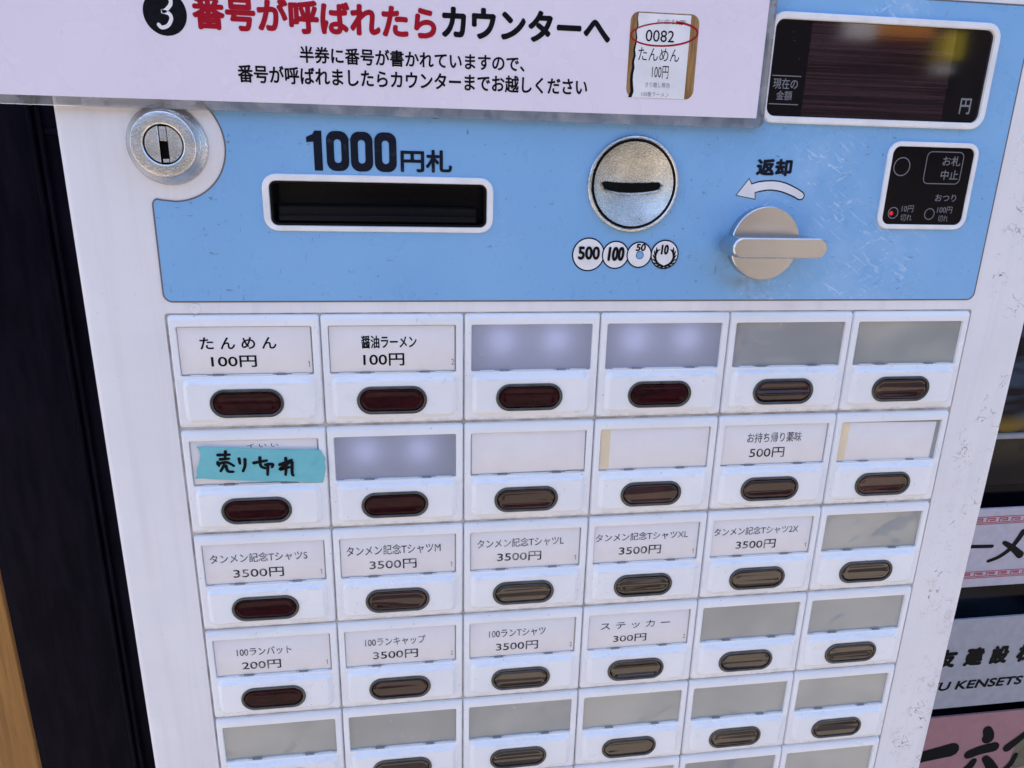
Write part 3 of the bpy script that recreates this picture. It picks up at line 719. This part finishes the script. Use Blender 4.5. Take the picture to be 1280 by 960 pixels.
# ------------------------------------------------------------------ background, low and to the side
door = thing("panelled_door", "near black panelled door in shade beside the ticket machine", "door", -4.0, 4.4, 0)
MB().box(-18.0, .6, 4.3, 4.9, -25.9, 16, .02).obj("door_leaf", 'door', door)
m = MB()
for x in (-2.585, -2.49): m.box(x-.03, x+.02, 4.24, 4.302, -25.5, 15, .012)
m.obj("vertical_moulding", 'door', door)
MB().box(-2.455, .5, 4.25, 4.303, 1.235, 1.30, .012).obj("cross_moulding", 'door', door)
MB().box(-2.30, .5, 4.262, 4.303, -25.0, 1.10, .012).obj("door_panel", 'door', door)
post = thing("wooden_post", "upright brown wooden post at the lower left edge beside the dark door", "post", -2.95, 2.6, 0)
MB().box(-3.40, -2.555, 2.0, 2.06, -26, 15, .01).obj("timber", 'wood', post)

win = thing("shop_window", "dark shop window glass behind the posters on the right of the ticket machine", "window", 13, 6.6, 0)
MB().box(6.6, 44, 6.35, 6.7, -26, 16, .02).obj("glass_pane", 'glass', win)
MB().box(7.2, 43, 6.22, 6.36, -3.745, -3.655, .015).obj("window_rail", 'rail', win)
MB().box(7.2, 43, 6.32, 6.36, -3.655, -1.6, .01).obj("blue_ochre_panel", 'blue_ochre', win)  # blue-grey board, ochre towards its lower edge
MB().box(7.2, 43, 6.32, 6.36, -4.75, -3.745, .01).obj("dark_olive_panel", 'dark_olive', win)  # dark olive board, blacker towards the bottom

GP = "posters on the dark window"
def poster(label, x0, x1, z0, z1, mat):
    o = thing("poster", label, "poster", (x0+x1)/2, 6.0, Z0+z0*S, GP)
    MB().box(x0, x1, 6.0, 6.06, z0, z1, .008).obj("poster_board", mat, o)
    return o
p1 = poster("lavender white poster with red key pattern borders and black ーメ", 10.6, 17.6, -6.812, -5.088, 'poster_white')
m = MB()
for z0, z1 in ((-5.420, -5.248), (-6.612, -6.452)):
    h = z1-z0; pd = .27; k = 0; x = 10.7
    t = .026
    def bar(a, b, c, d): m.cap(m.loop([(a, c), (b, c), (b, d), (a, d)], 5.996))
    bar(10.7, 17.5, z0, z0+t*.7); bar(10.7, 17.5, z1-t*.7, z1)
    while x < 17.3:
        a = z0+t*1.25; b = z1-t*1.25
        bar(x, x+t, a, b); bar(x+t, x+pd*.72, b-t, b); bar(x+pd*.72-t, x+pd*.72, a+t*1.5, b-t); bar(x+t*2.4, x+pd*.72-t, a+t*1.5, a+t*2.5)
        bar(x+t*1.5, x+pd-.012, a, a+t*.8)
        x += pd
m.obj("key_pattern", 'poster_red', p1)
m = MB().stroke([(12.05, -5.878), (12.40, -5.888), (12.85, -5.905)], .085, 5.995, .075)
m.stroke([(13.46, -5.62), (13.38, -5.80), (13.26, -5.99), (13.06, -6.15), (12.84, -6.235)], .125, 5.994, .07)
m.stroke([(13.10, -5.84), (13.30, -5.96), (13.52, -6.13)], .09, 5.993, .17)
m.obj("poster_lettering", 'poster_ink', p1)
p2 = poster("cool grey poster with black 友建設株 lettering over a line of roman capitals", 10.6, 18.2, -9.76, -7.572, 'poster_grey')
m = MB()
for tx, x0, x1 in (("友", 12.20, 12.67), ("建", 12.835, 13.295), ("設", 13.445, 13.87), ("株", 14.06, 14.52)): m.text(tx, (x0, -8.715, x1, -8.262), 5.995, .06, .12)
m.text("YU KENSETS", (12.16, -9.29, 14.375, -9.07), 5.995, .05, .15)
m.obj("poster_lettering", 'poster_ink', p2)
p3 = poster("dusty pink poster with thick black brush lettering, lowest of the three", 10.6, 18.2, -13.6, -9.995, 'poster_pink')
m = MB()
m.stroke([(12.0, -11.10), (12.4, -11.00), (12.8, -10.93), (13.08, -10.88)], .27, 5.995, .37)
m.stroke([(13.84, -10.44), (13.90, -10.56), (13.91, -10.66)], .22, 5.994, .30)
m.stroke([(13.54, -11.06), (13.80, -10.97), (14.12, -10.92)], .24, 5.993, .26)
m.stroke([(13.70, -11.26), (13.62, -11.42), (13.48, -11.58)], .16, 5.992, .24)
m.stroke([(13.98, -11.22), (14.10, -11.36), (14.25, -11.58)], .18, 5.991, .28)
m.stroke([(14.95, -10.50), (14.72, -10.74), (14.46, -10.98)], .13, 5.990, .22)
m.stroke([(14.90, -10.55), (15.10, -10.72), (15.35, -10.9)], .12, 5.989, .2)
m.stroke([(14.72, -11.2), (14.65, -11.45), (14.5, -11.65)], .12, 5.988, .16)
m.obj("poster_lettering", 'poster_ink', p3)
m = MB().flat([(14.66, -10.86), (14.90, -10.70), (15.2, -10.8), (15.25, -11.5), (14.75, -11.6), (14.62, -11.3)], 5.9965); m.obj("brush_fill", 'olive', p3)
